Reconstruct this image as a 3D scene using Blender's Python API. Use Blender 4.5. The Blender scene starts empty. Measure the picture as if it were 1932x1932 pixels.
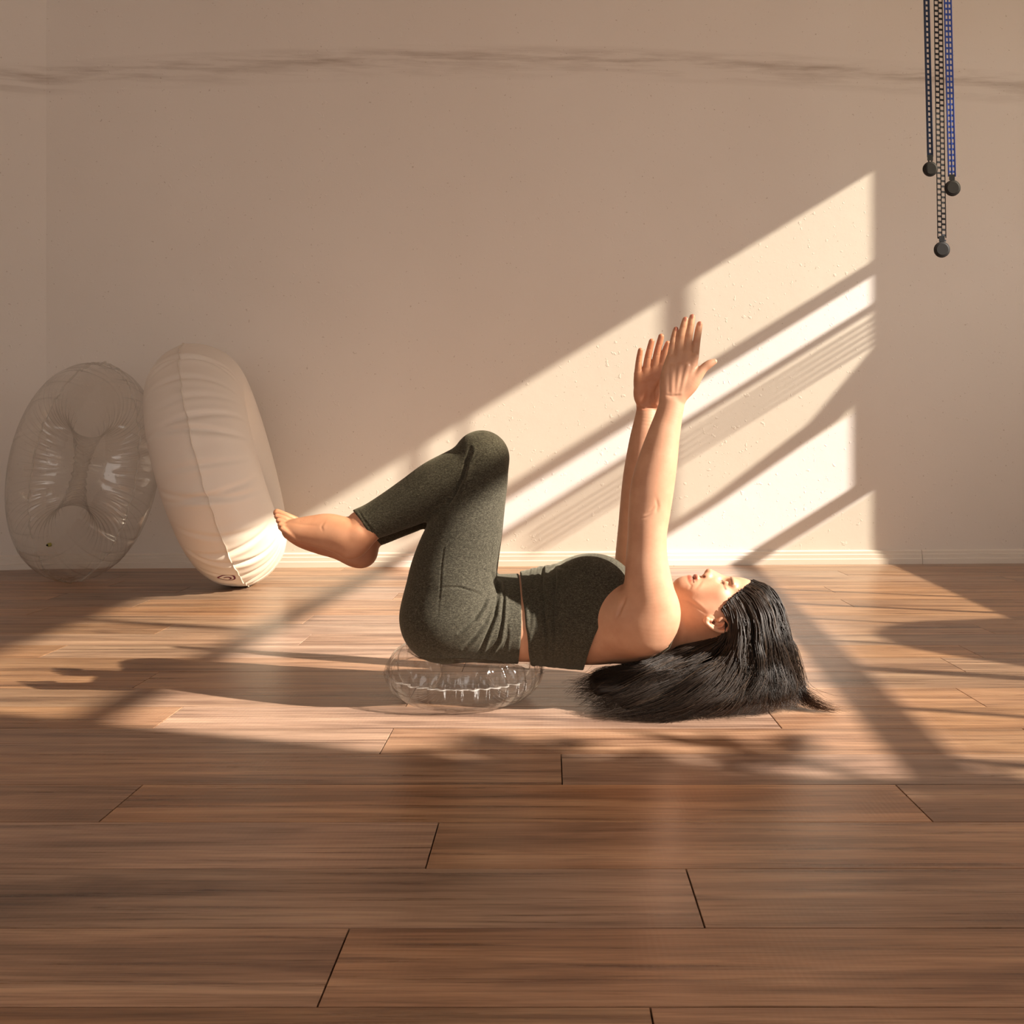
import bpy, bmesh, math, random
import numpy as np
from mathutils import Vector, Matrix
random.seed(7)
rng = np.random.default_rng(7)
S = bpy.context.scene
COL = S.collection
# ------------------------------------------------------------------ camera
F_PX, H_CAM, VX, VY = 1850.0, 0.57, 1035.0, 836.0
cam = bpy.data.cameras.new('camera'); cam_o = bpy.data.objects.new('camera', cam); COL.objects.link(cam_o)
cam_o.location = (0, 0, H_CAM); cam_o.rotation_euler = (math.pi/2, 0, 0)
cam.sensor_width = 36; cam.lens = 36*F_PX/1932
cam.shift_x = -(VX-966)/1932; cam.shift_y = -(966-VY)/1932
cam.clip_start = 0.02
S.camera = cam_o
# ------------------------------------------------------------------ light
B_SUN, C_SUN = 0.30, 0.63       # per metre travelled towards -X: metres towards the wall, metres down
SUN = bpy.data.lights.new('sun', 'SUN'); so = bpy.data.objects.new('sun', SUN); COL.objects.link(so)
so.rotation_euler = Vector((-1, B_SUN, -C_SUN)).to_track_quat('-Z', 'Y').to_euler()
so.location = (6, 0, 5)
SUN.energy = 12.6; SUN.color = (1.0, 0.90, 0.79); SUN.angle = math.radians(0.75)
W = bpy.data.worlds.new('world'); S.world = W; W.use_nodes = True
bg = W.node_tree.nodes['Background']; bg.inputs[0].default_value = (1.0, 0.90, 0.82, 1); bg.inputs[1].default_value = 1.75
S.view_settings.view_transform = 'Standard'; S.view_settings.look = 'None'
S.view_settings.gamma = 1; S.view_settings.use_curve_mapping = False
S.view_settings.exposure = 0.0

# ------------------------------------------------------------------ helpers
def P(px, py, d):
    return np.array(((px-VX)*d/F_PX, d, H_CAM+(VY-py)*d/F_PX))
def mesh_obj(name, verts, faces, mat, parent=None, base=None, smooth=False):
    me = bpy.data.meshes.new(name)
    v = np.asarray(verts, dtype=np.float64)
    if base is None:
        base = np.zeros(3) if parent is None else np.array(parent['_base'])
    b = np.array(base, dtype=float)
    me.from_pydata((v-b).tolist(), [], [list(map(int, f)) for f in faces] if not isinstance(faces, np.ndarray) else faces.tolist())
    me.update()
    if smooth:
        me.polygons.foreach_set('use_smooth', [True]*len(me.polygons))
    if mat: me.materials.append(mat)
    o = bpy.data.objects.new(name, me); COL.objects.link(o)
    if parent is not None:
        o.parent = parent
        o.location = tuple(b-np.array(parent['_base']))
    else: o.location = tuple(b)
    o['_base'] = tuple(b)
    return o
def empty(name, base):
    o = bpy.data.objects.new(name, None); COL.objects.link(o); o.location = tuple(base); o['_base'] = tuple(float(x) for x in base)
    o.empty_display_size = .1
    return o
def tag(o, label=None, cat=None, group=None, kind=None):
    if label: o['label'] = label
    if cat: o['category'] = cat
    if group: o['group'] = group
    if kind: o['kind'] = kind
    return o
class MB:
    def __init__(s): s.v = []; s.f = []
    def quadbox(s, c8):
        n = len(s.v); s.v += [tuple(c) for c in c8]
        for f in ((0,3,2,1),(4,5,6,7),(0,1,5,4),(1,2,6,5),(2,3,7,6),(3,0,4,7)): s.f.append([n+i for i in f])
    def box(s, x0, x1, y0, y1, z0, z1):
        s.quadbox([(x0,y0,z0),(x1,y0,z0),(x1,y1,z0),(x0,y1,z0),(x0,y0,z1),(x1,y0,z1),(x1,y1,z1),(x0,y1,z1)])
    def bar(s, a, b, w, h, up=(0,0,1)):
        a = Vector(a); b = Vector(b); d = (b-a).normalized(); up = Vector(up)
        if abs(d.dot(up)) > .95: up = Vector((1,0,0))
        sx = d.cross(up).normalized()*w/2; sz = sx.cross(d).normalized()*h/2
        s.quadbox([a-sx-sz, a+sx-sz, b+sx-sz, b-sx-sz, a-sx+sz, a+sx+sz, b+sx+sz, b-sx+sz])
    def tube(s, pts, rad, n=8, cap=True, flat=1.0, upv=(0,0,1)):
        pts = [Vector(p) for p in pts]; m = len(pts)
        rad = [rad]*m if not hasattr(rad, '__len__') else rad
        base = len(s.v); prev = None
        for i, p in enumerate(pts):
            d = (pts[min(i+1,m-1)]-pts[max(i-1,0)]).normalized()
            u = Vector(upv)
            if prev is None:
                if abs(d.dot(u)) > .95: u = Vector((1,0,0))
                a = d.cross(u).normalized()
            else: a = (prev-d*prev.dot(d)).normalized()
            prev = a; b2 = d.cross(a)
            for k in range(n):
                t = 2*math.pi*k/n; s.v.append(tuple(p+a*math.cos(t)*rad[i]+b2*math.sin(t)*rad[i]*flat))
        for i in range(m-1):
            for k in range(n):
                s.f.append([base+i*n+k, base+i*n+(k+1)%n, base+(i+1)*n+(k+1)%n, base+(i+1)*n+k])
        if cap:
            s.f.append([base+k for k in range(n)][::-1]); s.f.append([base+(m-1)*n+k for k in range(n)])
    def build(s, name, mat, parent=None, base=None, smooth=False):
        return mesh_obj(name, s.v, s.f, mat, parent, base, smooth)

# ------------------------------------------------------------------ materials
def mat_new(name):
    m = bpy.data.materials.new(name); m.use_nodes = True; nt = m.node_tree
    return m, nt, nt.nodes['Principled BSDF']
def N(nt, t, **kw):
    n = nt.nodes.new(t)
    for k, v in kw.items(): setattr(n, k, v)
    return n
def ramp(nt, stops):
    r = N(nt, 'ShaderNodeValToRGB'); e = r.color_ramp.elements
    while len(e) > 1: e.remove(e[-1])
    e[0].position = stops[0][0]; e[0].color = (*stops[0][1], 1)
    for p, c in stops[1:]:
        x = e.new(p); x.color = (*c, 1)
    return r
def noise(nt, vec, scale, detail=4, rough=.55, dist=0.0):
    n = N(nt, 'ShaderNodeTexNoise'); n.inputs['Scale'].default_value = scale; n.inputs['Detail'].default_value = detail
    n.inputs['Roughness'].default_value = rough; n.inputs['Distortion'].default_value = dist
    if vec is not None: nt.links.new(vec, n.inputs['Vector'])
    return n
def mapping(nt, src, scale=(1,1,1), loc=(0,0,0)):
    m = N(nt, 'ShaderNodeMapping'); m.inputs['Scale'].default_value = scale; m.inputs['Location'].default_value = loc
    nt.links.new(src, m.inputs['Vector']); return m.outputs[0]
def mixc(nt, fac, a, b, mode='MIX'):
    m = N(nt, 'ShaderNodeMix', data_type='RGBA', blend_type=mode)
    for i, x in ((0, fac), (6, a), (7, b)):
        if hasattr(x, 'links'): nt.links.new(x, m.inputs[i])
        else: m.inputs[i].default_value = x if not isinstance(x, tuple) else ((*x, 1) if len(x) == 3 else x)
    return m.outputs[2]
def math_n(nt, op, a, b=None, c=None, clamp=False):
    m = N(nt, 'ShaderNodeMath', operation=op); m.use_clamp = clamp
    for i, x in enumerate((a, b, c)):
        if x is None: continue
        if hasattr(x, 'links'): nt.links.new(x, m.inputs[i])
        else: m.inputs[i].default_value = x
    return m.outputs[0]
def bump(nt, bsdf, h, strength, dist):
    b = N(nt, 'ShaderNodeBump'); b.inputs['Strength'].default_value = strength; b.inputs['Distance'].default_value = dist
    nt.links.new(h, b.inputs['Height']); nt.links.new(b.outputs[0], bsdf.inputs['Normal']); return b

# painted plaster, with the dirty band at about 2.3 m and small blobs
m_wall, nt, bs = mat_new('painted_plaster')
geo = N(nt, 'ShaderNodeNewGeometry'); pos = geo.outputs['Position']
sep = N(nt, 'ShaderNodeSeparateXYZ'); nt.links.new(pos, sep.inputs[0])
streak = noise(nt, mapping(nt, pos, (1.1, 1.1, 13)), 2.0, 6, .62)
wob = noise(nt, mapping(nt, pos, (.55, .55, 0)), 1.0, 2)
# height of the band follows a gentle arch along the wall
arch = math_n(nt, 'MULTIPLY', math_n(nt, 'POWER', math_n(nt, 'ABSOLUTE', math_n(nt, 'ADD', sep.outputs[0], -.15)), 2.0), -.021)
zc = math_n(nt, 'ADD', math_n(nt, 'ADD', arch, 2.355), math_n(nt, 'MULTIPLY', wob.outputs[0], .02))
dz = math_n(nt, 'SUBTRACT', sep.outputs[2], zc)
up = math_n(nt, 'MULTIPLY', dz, 16.0); dn = math_n(nt, 'MULTIPLY', dz, -9.0)
band = math_n(nt, 'SUBTRACT', 1.0, math_n(nt, 'MAXIMUM', up, dn), clamp=True)
strk = ramp(nt, [(.44, (0,0,0)), (.66, (1,1,1))]); nt.links.new(streak.outputs[0], strk.inputs[0])
bandf = math_n(nt, 'MULTIPLY', band, math_n(nt, 'ADD', math_n(nt, 'MULTIPLY', strk.outputs[0], .85), .12))
speck = noise(nt, mapping(nt, pos, (1, 1, 1)), 95, 1, .3)
spr = ramp(nt, [(.765, (0,0,0)), (.79, (1,1,1))]); nt.links.new(speck.outputs[0], spr.inputs[0])
blot = noise(nt, pos, .9, 3); blr = ramp(nt, [(.3, (.80,.755,.71)), (.7, (.84,.80,.76))]); nt.links.new(blot.outputs[0], blr.inputs[0])
c1 = mixc(nt, bandf, blr.outputs[0], (.50,.44,.39))
c2 = mixc(nt, math_n(nt, 'MULTIPLY', spr.outputs[0], .45), c1, (.38,.30,.24))
nt.links.new(c2, bs.inputs['Base Color']); bs.inputs['Roughness'].default_value = .55
bs.inputs['Specular IOR Level'].default_value = .3
bl = noise(nt, mapping(nt, pos, (1,1,1)), 46, 2, .5); blb = ramp(nt, [(.66, (0,0,0)), (.73, (1,1,1))]); nt.links.new(bl.outputs[0], blb.inputs[0])
fine = noise(nt, pos, 9, 5, .6)
bump(nt, bs, math_n(nt, 'ADD', math_n(nt, 'MULTIPLY', blb.outputs[0], .35), math_n(nt, 'MULTIPLY', fine.outputs[0], .5)), .5, .004)

m_trim, nt, bs = mat_new('trim_paint'); bs.inputs['Base Color'].default_value = (.82,.77,.71,1); bs.inputs['Roughness'].default_value = .45
n1 = noise(nt, None, 30, 4); bump(nt, bs, n1.outputs[0], .15, .002)
m_frame, nt, bs = mat_new('window_frame_paint'); bs.inputs['Base Color'].default_value = (.62,.57,.5,1); bs.inputs['Roughness'].default_value = .5
m_ceil, nt, bs = mat_new('ceiling_paint'); bs.inputs['Base Color'].default_value = (.72,.64,.55,1); bs.inputs['Roughness'].default_value = .8
m_dark, nt, bs = mat_new('floor_bed'); bs.inputs['Base Color'].default_value = (.045,.025,.015,1); bs.inputs['Roughness'].default_value = .8

# laminate planks: grain runs along X, every plank cut from another place
m_wood, nt, bs = mat_new('laminate_oak')
geo = N(nt, 'ShaderNodeNewGeometry'); oi = N(nt, 'ShaderNodeObjectInfo')
off = N(nt, 'ShaderNodeVectorMath', operation='SCALE'); 
cmb = N(nt, 'ShaderNodeCombineXYZ'); nt.links.new(oi.outputs['Random'], cmb.inputs[0]); nt.links.new(math_n(nt, 'FRACT', math_n(nt, 'MULTIPLY', oi.outputs['Random'], 37.3)), cmb.inputs[1])
nt.links.new(cmb.outputs[0], off.inputs[0]); off.inputs['Scale'].default_value = 23.0
add = N(nt, 'ShaderNodeVectorMath', operation='ADD'); nt.links.new(geo.outputs['Position'], add.inputs[0]); nt.links.new(off.outputs[0], add.inputs[1])
v = add.outputs[0]
g1 = noise(nt, mapping(nt, v, (1.3, 22, 1)), 1.0, 7, .62, .6)
g2 = noise(nt, mapping(nt, v, (2.2, 75, 1)), 1.0, 5, .65, .3)
g3 = noise(nt, mapping(nt, v, (.9, 6, 1)), 1.0, 4, .6, 1.6)
g4 = noise(nt, mapping(nt, v, (.55, 2.6, 1)), 1.0, 3, .5, .8)
g5 = noise(nt, mapping(nt, v, (7, 210, 1)), 1.0, 3, .6, .2)
r5 = ramp(nt, [(.32, (.74,.71,.70)), (.5, (1,1,1)), (.72, (1.08,1.07,1.06))]); nt.links.new(g5.outputs[0], r5.inputs[0])
r1 = ramp(nt, [(.28, (.175,.101,.063)), (.45, (.315,.182,.108)), (.58, (.42,.255,.155)), (.75, (.52,.34,.215))]); nt.links.new(g1.outputs[0], r1.inputs[0])
r2 = ramp(nt, [(.30, (.50,.46,.44)), (.50, (1,1,1)), (.8, (1.15,1.13,1.1))]); nt.links.new(g2.outputs[0], r2.inputs[0])
r3 = ramp(nt, [(.27, (.50,.47,.49)), (.41, (.88,.86,.87)), (.6, (1.04,1.04,1.03))]); nt.links.new(g3.outputs[0], r3.inputs[0])
r4 = ramp(nt, [(.3, (.9,.93,.96)), (.7, (1.08,1.02,.98))]); nt.links.new(g4.outputs[0], r4.inputs[0])
c = mixc(nt, 1.0, r1.outputs[0], r2.outputs[0], 'MULTIPLY'); c = mixc(nt, 1.0, c, r3.outputs[0], 'MULTIPLY'); c = mixc(nt, 1.0, c, r4.outputs[0], 'MULTIPLY'); c = mixc(nt, 1.0, c, r5.outputs[0], 'MULTIPLY')
hv = N(nt, 'ShaderNodeHueSaturation'); nt.links.new(c, hv.inputs['Color'])
nt.links.new(math_n(nt, 'ADD', math_n(nt, 'MULTIPLY', oi.outputs['Random'], .22), 1.02), hv.inputs['Value'])
nt.links.new(math_n(nt, 'ADD', math_n(nt, 'MULTIPLY', math_n(nt, 'FRACT', math_n(nt, 'MULTIPLY', oi.outputs['Random'], 7.7)), .25), .80), hv.inputs['Saturation'])
nt.links.new(hv.outputs[0], bs.inputs['Base Color'])
rr = math_n(nt, 'ADD', math_n(nt, 'MULTIPLY', g2.outputs[0], .22), .19); nt.links.new(rr, bs.inputs['Roughness'])
bs.inputs['Specular IOR Level'].default_value = .42
saw = N(nt, 'ShaderNodeTexWave'); saw.inputs['Scale'].default_value = 38; saw.inputs['Distortion'].default_value = 2.5; nt.links.new(mapping(nt, v, (1,.25,1)), saw.inputs['Vector'])
hgt = math_n(nt, 'ADD', g2.outputs[0], math_n(nt, 'MULTIPLY', g1.outputs[0], .6)); hgt = math_n(nt, 'ADD', hgt, math_n(nt, 'MULTIPLY', math_n(nt, 'MULTIPLY', saw.outputs[1], g4.outputs[0]), .25))
bump(nt, bs, hgt, .22, .0016)

# ------------------------------------------------------------------ room shell
QW = .0455
def wall_y(x): return 4.56+QW*x
def tiltbox(mb, x0, x1, off0, off1, z0, z1):
    mb.quadbox([(x0, wall_y(x0)+off0, z0), (x1, wall_y(x1)+off0, z0), (x1, wall_y(x1)+off1, z0), (x0, wall_y(x0)+off1, z0),
                (x0, wall_y(x0)+off0, z1), (x1, wall_y(x1)+off0, z1), (x1, wall_y(x1)+off1, z1), (x0, wall_y(x0)+off1, z1)])
XC = -2.283           # corner seen at the left of the picture
ZC = 2.95
PW, XW = .08, 2.9
def xw(y): return XW+PW*(y-4.5)
w = MB(); tiltbox(w, XC, 3.05, 0, .12, 0, ZC); tag(w.build('wall_back', m_wall), kind='structure')
yc = wall_y(XC)
w = MB(); w.quadbox([(-2.62, yc-.095, 0), (XC, yc, 0), (XC, yc+.12, 0), (-2.62, yc+.12, 0), (-2.62, yc-.095, ZC), (XC, yc, ZC), (XC, yc+.12, ZC), (-2.62, yc+.12, ZC)])
tag(w.build('wall_left_end', m_wall), kind='structure').name = 'wall_left_end'
w = MB(); w.box(-2.74, -2.62, -3.0, yc+.02, 0, ZC); tag(w.build('wall_left', m_wall), kind='structure')
w = MB(); w.box(-2.74, 3.2, -3.1, 4.95, ZC, ZC+.1); tag(w.build('ceiling', m_ceil), kind='structure')
# wall behind the camera, with a wide opening added to let in fill light
w = MB(); w.box(-2.62, -2.1, -3.1, -3, 0, ZC); w.box(2.0, 2.3, -3.1, -3, 0, ZC); w.box(-2.1, 2.0, -3.1, -3, 2.5, ZC); w.box(-2.1, 2.0, -3.1, -3, 0, .35)
tag(w.build('wall_front', m_wall), kind='structure')
# right wall: window opening from y=.93 to 4.22, z .80 to 2.70
S0, S1, HS, HH = 0.90, 4.223, .80, 2.785
def wq(mb, s0, s1, h0, h1, o0=0.0, o1=.14):
    mb.quadbox([(xw(s0)+o0, s0, h0), (xw(s0)+o1, s0, h0), (xw(s1)+o1, s1, h0), (xw(s1)+o0, s1, h0),
                (xw(s0)+o0, s0, h1), (xw(s0)+o1, s0, h1), (xw(s1)+o1, s1, h1), (xw(s1)+o0, s1, h1)])
w = MB(); wq(w, -3.0, S0, 0, ZC); wq(w, S1, 4.70, 0, ZC); wq(w, S0, S1, 0, HS); wq(w, S0, S1, HH, ZC)
tag(w.build('wall_right', m_wall), kind='structure')
# window frame: transoms, mullions, panes
win = MB(); t0, t1 = .0, .03
wq(win, S0, S1, 2.225, 2.28, t0, t1)         # transom under the top lights
wq(win, S0, S1, 1.21, 1.27, t0, t1)        # transom above the bottom lights
fr = tag(win.build('window_1', m_frame), kind='structure', label='pale framed window with three tiers of lights beside the mat area')
def wpart(name, mat, *boxes):
    b = MB()
    for q in boxes: wq(b, *q)
    return b.build(name, mat, fr)
wpart('mullion', m_frame, (3.885, 3.925, 2.28, HH, t0, t1))
wpart('mullion', m_frame, (1.88, 1.93, 2.28, HH, t0, t1))
for s_, wd in ((1.535, .018), (1.91, .045), (2.26, .014), (2.615, .014), (2.91, .026), (3.25, .014), (1.19, .02)):
    wpart('glazing_bar', m_frame, (s_-wd/2, s_+wd/2, HS, 1.21, t0, t1))
wpart('upper_rail', m_frame, (3.2, S1, 2.055, 2.08, t0, t1), (3.86, 3.9, 1.62, 2.06, t0, t1))
for k, hz in enumerate((2.025, 1.995, 1.965, 1.935, 1.905)):
    wpart('slat', m_frame, (3.66, S1, hz-.0055, hz+.0055, .03, .036))
wpart('side_stile', m_frame, (4.190, S1, 1.27, 1.81, t0, t1))
arm = MB(); p0 = (xw(4.25)+.06, 4.25, 1.90); p1 = (xw(4.13)+.06, 4.13, 1.70); p2 = (xw(3.95)+.06, 3.95, 1.645); p3 = (xw(3.0)+.06, 3.0, 1.64)
arm.tube([p0, p1, p2, p3], [.036, .04, .024, .022], 10); arm.build('stay_bar', m_frame, fr)
m_pane = bpy.data.materials.new('tinted_pane'); m_pane.use_nodes = True; nt = m_pane.node_tree; nt.nodes.clear()
out = N(nt, 'ShaderNodeOutputMaterial'); tr = N(nt, 'ShaderNodeBsdfTransparent'); tr.inputs[0].default_value = (.86,.84,.77,1)
gl = N(nt, 'ShaderNodeBsdfGlossy'); gl.inputs['Roughness'].default_value = .02; mx = N(nt, 'ShaderNodeMixShader'); mx.inputs[0].default_value = .06
nt.links.new(tr.outputs[0], mx.inputs[1]); nt.links.new(gl.outputs[0], mx.inputs[2]); nt.links.new(mx.outputs[0], out.inputs[0])
for q in ((S0, S1, 2.28, HH), (S0, S1, HS, 1.21), (3.0, S1, 1.64, 2.06)):
    wpart('pane', m_pane, (*q, .040, .044))

# baseboards (three little steps, as in the photograph)
def baseboard(name, ptsfn, x0, x1):
    prof = [(0, 0), (-.018, 0), (-.018, .024), (-.0135, .027), (-.0135, .045), (-.009, .048), (-.009, .060), (0, .066)]
    mb = MB()
    for i, (x, yb, nx, ny) in enumerate(((x0, *ptsfn(x0)), (x1, *ptsfn(x1)))):
        for o, z in prof: mb.v.append((x+nx*o, yb+ny*o, z))
    n = len(prof)
    for k in range(n): mb.f.append([k, n+k, n+(k+1)%n, (k+1)%n])
    mb.f.append(list(range(n))[::-1]); mb.f.append(list(range(n, 2*n)))
    return tag(mb.build(name, m_trim), kind='structure')
xj = (1741-VX)*4.62/F_PX
baseboard('baseboard_back', lambda x: (wall_y(x), 0, 1), XC-.005, xj-.0012)
baseboard('baseboard_right', lambda x: (wall_y(x), 0, 1), xj+.0012, 2.89)
baseboard('baseboard_left', lambda x: (yc+(x-XC)*.28, 0, 1), -2.6, XC-.006)

# floor: bed + one object per plank
fl = MB(); fl.box(-2.74, 3.1, -3.1, 4.95, -.06, -.009); floor = tag(fl.build('floor', m_dark), kind='structure')
joints = {0: .023, -1: -.677, -2: -.165, -3: .184, -4: -.234, 1: -.31, 2: -.79, 3: -.309, 4: -.969, 5: 1.04, 6: -.1, 7: -.706}
ROW0, PWID, PLEN, GAP = 1.798, .1613, 1.256, .0020
for r in range(-30, 20):
    y1 = ROW0+r*PWID; y0 = y1-PWID
    if y1 > 4.62: y1 = 4.72
    if y0 > 4.60: break
    j = joints.get(r, None)
    if j is None: j = random.uniform(-.6, .6)
    if y1 < .60: # behind the picture: longer runs
        xs = [-2.62, 2.9]
        if r % 5 or y0 < -3.1: continue
        y0 = max(y1-5*PWID, -3.1)
    else:
        k0 = math.ceil((-2.62-j)/PLEN); xs = [-2.62]+[j+k*PLEN for k in range(k0, k0+6) if -2.5 < j+k*PLEN < 2.8]+[2.88]
    for a, b in zip(xs[:-1], xs[1:]):
        x0, x1 = a+GAP/2, b-GAP/2; ya, yb = y0+GAP/2, y1-GAP/2; e = .0004; zt = random.uniform(-.0002, .0002)*0
        mb = MB()
        mb.v += [(x0,ya,-.009),(x1,ya,-.009),(x1,yb,-.009),(x0,yb,-.009),(x0,ya,-e),(x1,ya,-e),(x1,yb,-e),(x0,yb,-e),
                 (x0+e,ya+e,zt),(x1-e,ya+e,zt),(x1-e,yb-e,zt),(x0+e,yb-e,zt)]
        mb.f += [[0,3,2,1]]+[[i,(i+1)%4,(i+1)%4+4,i+4] for i in range(4)]+[[i+4,(i+1)%4+4,(i+1)%4+8,i+8] for i in range(4)]+[[8,9,10,11]]
        mb.build('plank', m_wood, floor)

# ------------------------------------------------------------------ implicit modelling
class Field:
    def __init__(s, ax, ay, az):
        s.a = [np.asarray(q, dtype=np.float32) for q in (ax, ay, az)]
        s.F = np.full([len(q) for q in s.a], .5, dtype=np.float32)
    def reg(s, lo, hi):
        sl = []
        for k in range(3):
            i = max(int(np.searchsorted(s.a[k], lo[k]))-1, 0); j = min(int(np.searchsorted(s.a[k], hi[k]))+1, len(s.a[k])); sl.append(slice(i, max(j, i+1)))
        X = s.a[0][sl[0]][:,None,None]; Y = s.a[1][sl[1]][None,:,None]; Z = s.a[2][sl[2]][None,None,:]
        return tuple(sl), X, Y, Z
    @staticmethod
    def smin(a, b, k):
        if k <= 0: return np.minimum(a, b)
        h = np.clip(.5+.5*(b-a)/k, 0, 1); return b*(1-h)+a*h-k*h*(1-h)
    def put(s, sl, D, k, sub=False):
        if sub: s.F[sl] = -Field.smin(-s.F[sl], D, k)
        else: s.F[sl] = Field.smin(s.F[sl], D, k)
    def chain(s, pts, k=.01, n=6, sub=False, ki=0.0, xyz=False):
        """pts: (px, py, depth, half width in px, half depth in m); a smooth tapering limb"""
        A = []
        for p in pts:
            if xyz: A.append(list(p))
            else:
                c = P(p[0], p[1], p[2]); A.append([*c, p[3]*p[2]/F_PX, p[4]])
        A = np.array(A); m = len(A)
        if n > 1 and m > 2:
            B = []
            for i in range(m-1):
                p0, p1, p2, p3 = A[max(i-1,0)], A[i], A[i+1], A[min(i+2,m-1)]
                for t in np.linspace(0, 1, n, endpoint=False):
                    B.append(.5*((2*p1)+(-p0+p2)*t+(2*p0-5*p1+4*p2-p3)*t*t+(-p0+3*p1-3*p2+p3)*t**3))
            B.append(A[-1]); A = np.array(B)
        rm = max(A[:,3].max(), A[:,4].max())+k+.01
        lo = A[:,:3].min(0)-rm; hi = A[:,:3].max(0)+rm
        sl, X, Y, Z = s.reg(lo, hi)
        T = np.full(s.F[sl].shape, .5, dtype=np.float32)
        off = [q.start for q in sl]
        for i in range(len(A)-1):
            a, b = A[i], A[i+1]; r = max(a[3], b[3], a[4], b[4])+k+.008
            l2 = np.minimum(a[:3], b[:3])-r; h2 = np.maximum(a[:3], b[:3])+r
            s2, x, y, z = s.reg(l2, h2)
            loc = tuple(slice(max(q.start-o,0), q.stop-o) for q, o in zip(s2, off))
            if T[loc].shape != (x.shape[0], y.shape[1], z.shape[2]): continue
            d = b[:3]-a[:3]; L = float(d@d)+1e-12
            t = np.clip(((x-a[0])*d[0]+(y-a[1])*d[1]+(z-a[2])*d[2])/L, 0, 1).astype(np.float32)
            w = a[3]+(b[3]-a[3])*t; dd = a[4]+(b[4]-a[4])*t
            vx = x-(a[0]+d[0]*t); vy = y-(a[1]+d[1]*t); vz = z-(a[2]+d[2]*t)
            q = np.sqrt((vx*vx+vz*vz)/(w*w)+vy*vy/(dd*dd)); D = (q-1)*np.minimum(w, dd)
            T[loc] = Field.smin(T[loc], D, ki) if ki else np.minimum(T[loc], D)
        s.put(sl, T, k, sub)
    def ell(s, px, py, d, rx, rz, ry, ang=0, k=.01, sub=False):
        """ellipsoid, half axes rx, rz in px (turned by ang degrees in the picture), ry in metres of depth"""
        c = P(px, py, d); rx = rx*d/F_PX; rz = rz*d/F_PX; R = max(rx, rz, ry)+k+.008
        sl, X, Y, Z = s.reg(c-R, c+R); ca, sa = math.cos(math.radians(ang)), math.sin(math.radians(ang))
        x = X-c[0]; y = Y-c[1]; z = Z-c[2]; u = x*ca+z*sa; v_ = -x*sa+z*ca
        q = np.sqrt((u/rx)**2+(v_/rz)**2+(y/ry)**2); q2 = np.sqrt((u/rx**2)**2+(v_/rz**2)**2+(y/ry**2)**2)+1e-9
        D = (q*(q-1)/q2).astype(np.float32)
        s.put(sl, D, k, sub)
    def cut(s, fn, k=0.0):
        """keep only where fn(px, py) < 0 (metres, roughly)"""
        X = s.a[0][:,None,None]; Y = s.a[1][None,:,None]; Z = s.a[2][None,None,:]
        D = fn(VX+X*F_PX/Y, VY-(Z-H_CAM)*F_PX/Y).astype(np.float32)
        s.F = -Field.smin(-s.F, -D, k)
    def mesh(s):
        F = s.F; I = F < 0; nx, ny, nz = F.shape
        cs = I[:-1,:-1,:-1].astype(np.uint8)
        cnt = np.zeros((nx-1, ny-1, nz-1), dtype=np.uint8)
        for a in (0,1):
            for b in (0,1):
                for c in (0,1): cnt += I[a:nx-1+a, b:ny-1+b, c:nz-1+c]
        act = np.argwhere((cnt > 0) & (cnt < 8)); del cnt, cs
        idx = np.full((nx-1, ny-1, nz-1), -1, dtype=np.int32); idx[act[:,0], act[:,1], act[:,2]] = np.arange(len(act))
        acc = np.zeros((len(act), 3)); num = np.zeros(len(act))
        cor = [(a,b,c) for a in (0,1) for b in (0,1) for c in (0,1)]
        val = {c: F[act[:,0]+c[0], act[:,1]+c[1], act[:,2]+c[2]] for c in cor}
        for c in cor:
            for ax in range(3):
                if c[ax]: continue
                d = list(c); d[ax] = 1; d = tuple(d); f0, f1 = val[c], val[d]
                m = (f0 < 0) != (f1 < 0); t = np.where(m, f0/np.where(m, f0-f1, 1), 0)
                p = np.array(c, dtype=float)[None,:].repeat(len(act), 0); p[:,ax] = t
                acc[m] += p[m]; num[m] += 1
        g = act+acc/num[:,None]
        V = np.stack([np.interp(g[:,k], np.arange(len(s.a[k])), s.a[k]) for k in range(3)], 1)
        Q = []
        for ax in range(3):
            o = [k for k in range(3) if k != ax]
            sa = [slice(None)]*3; sb = [slice(None)]*3; sa[ax] = slice(0,-1); sb[ax] = slice(1,None)
            for k in o: sa[k] = slice(1,-1); sb[k] = slice(1,-1)
            A_, B_ = I[tuple(sa)], I[tuple(sb)]; e = np.argwhere(A_ != B_)
            fl = A_[e[:,0], e[:,1], e[:,2]]
            base = e.copy(); base[:,o[0]] += 1; base[:,o[1]] += 1
            q = []
            for (da, db) in ((-1,-1),(0,-1),(0,0),(-1,0)):
                r = base.copy(); r[:,o[0]] += da; r[:,o[1]] += db; q.append(idx[r[:,0], r[:,1], r[:,2]])
            q = np.stack(q, 1)
            flip = fl if ax != 1 else ~fl
            q[~flip] = q[~flip][:, ::-1]; Q.append(q)
        Q = np.concatenate(Q); Q = Q[(Q >= 0).all(1)]
        return V, Q
def laplace(V, Q, it, lam=.5):
    e = np.concatenate([Q[:,[i,(i+1)%4]] for i in range(4)]); e = np.concatenate([e, e[:,::-1]])
    deg = np.bincount(e[:,0], minlength=len(V))[:,None]
    for _ in range(it):
        s_ = np.stack([np.bincount(e[:,0], weights=V[e[:,1],k], minlength=len(V)) for k in range(3)], 1)
        V = V+lam*(s_/np.maximum(deg,1)-V)
    return V
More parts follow.
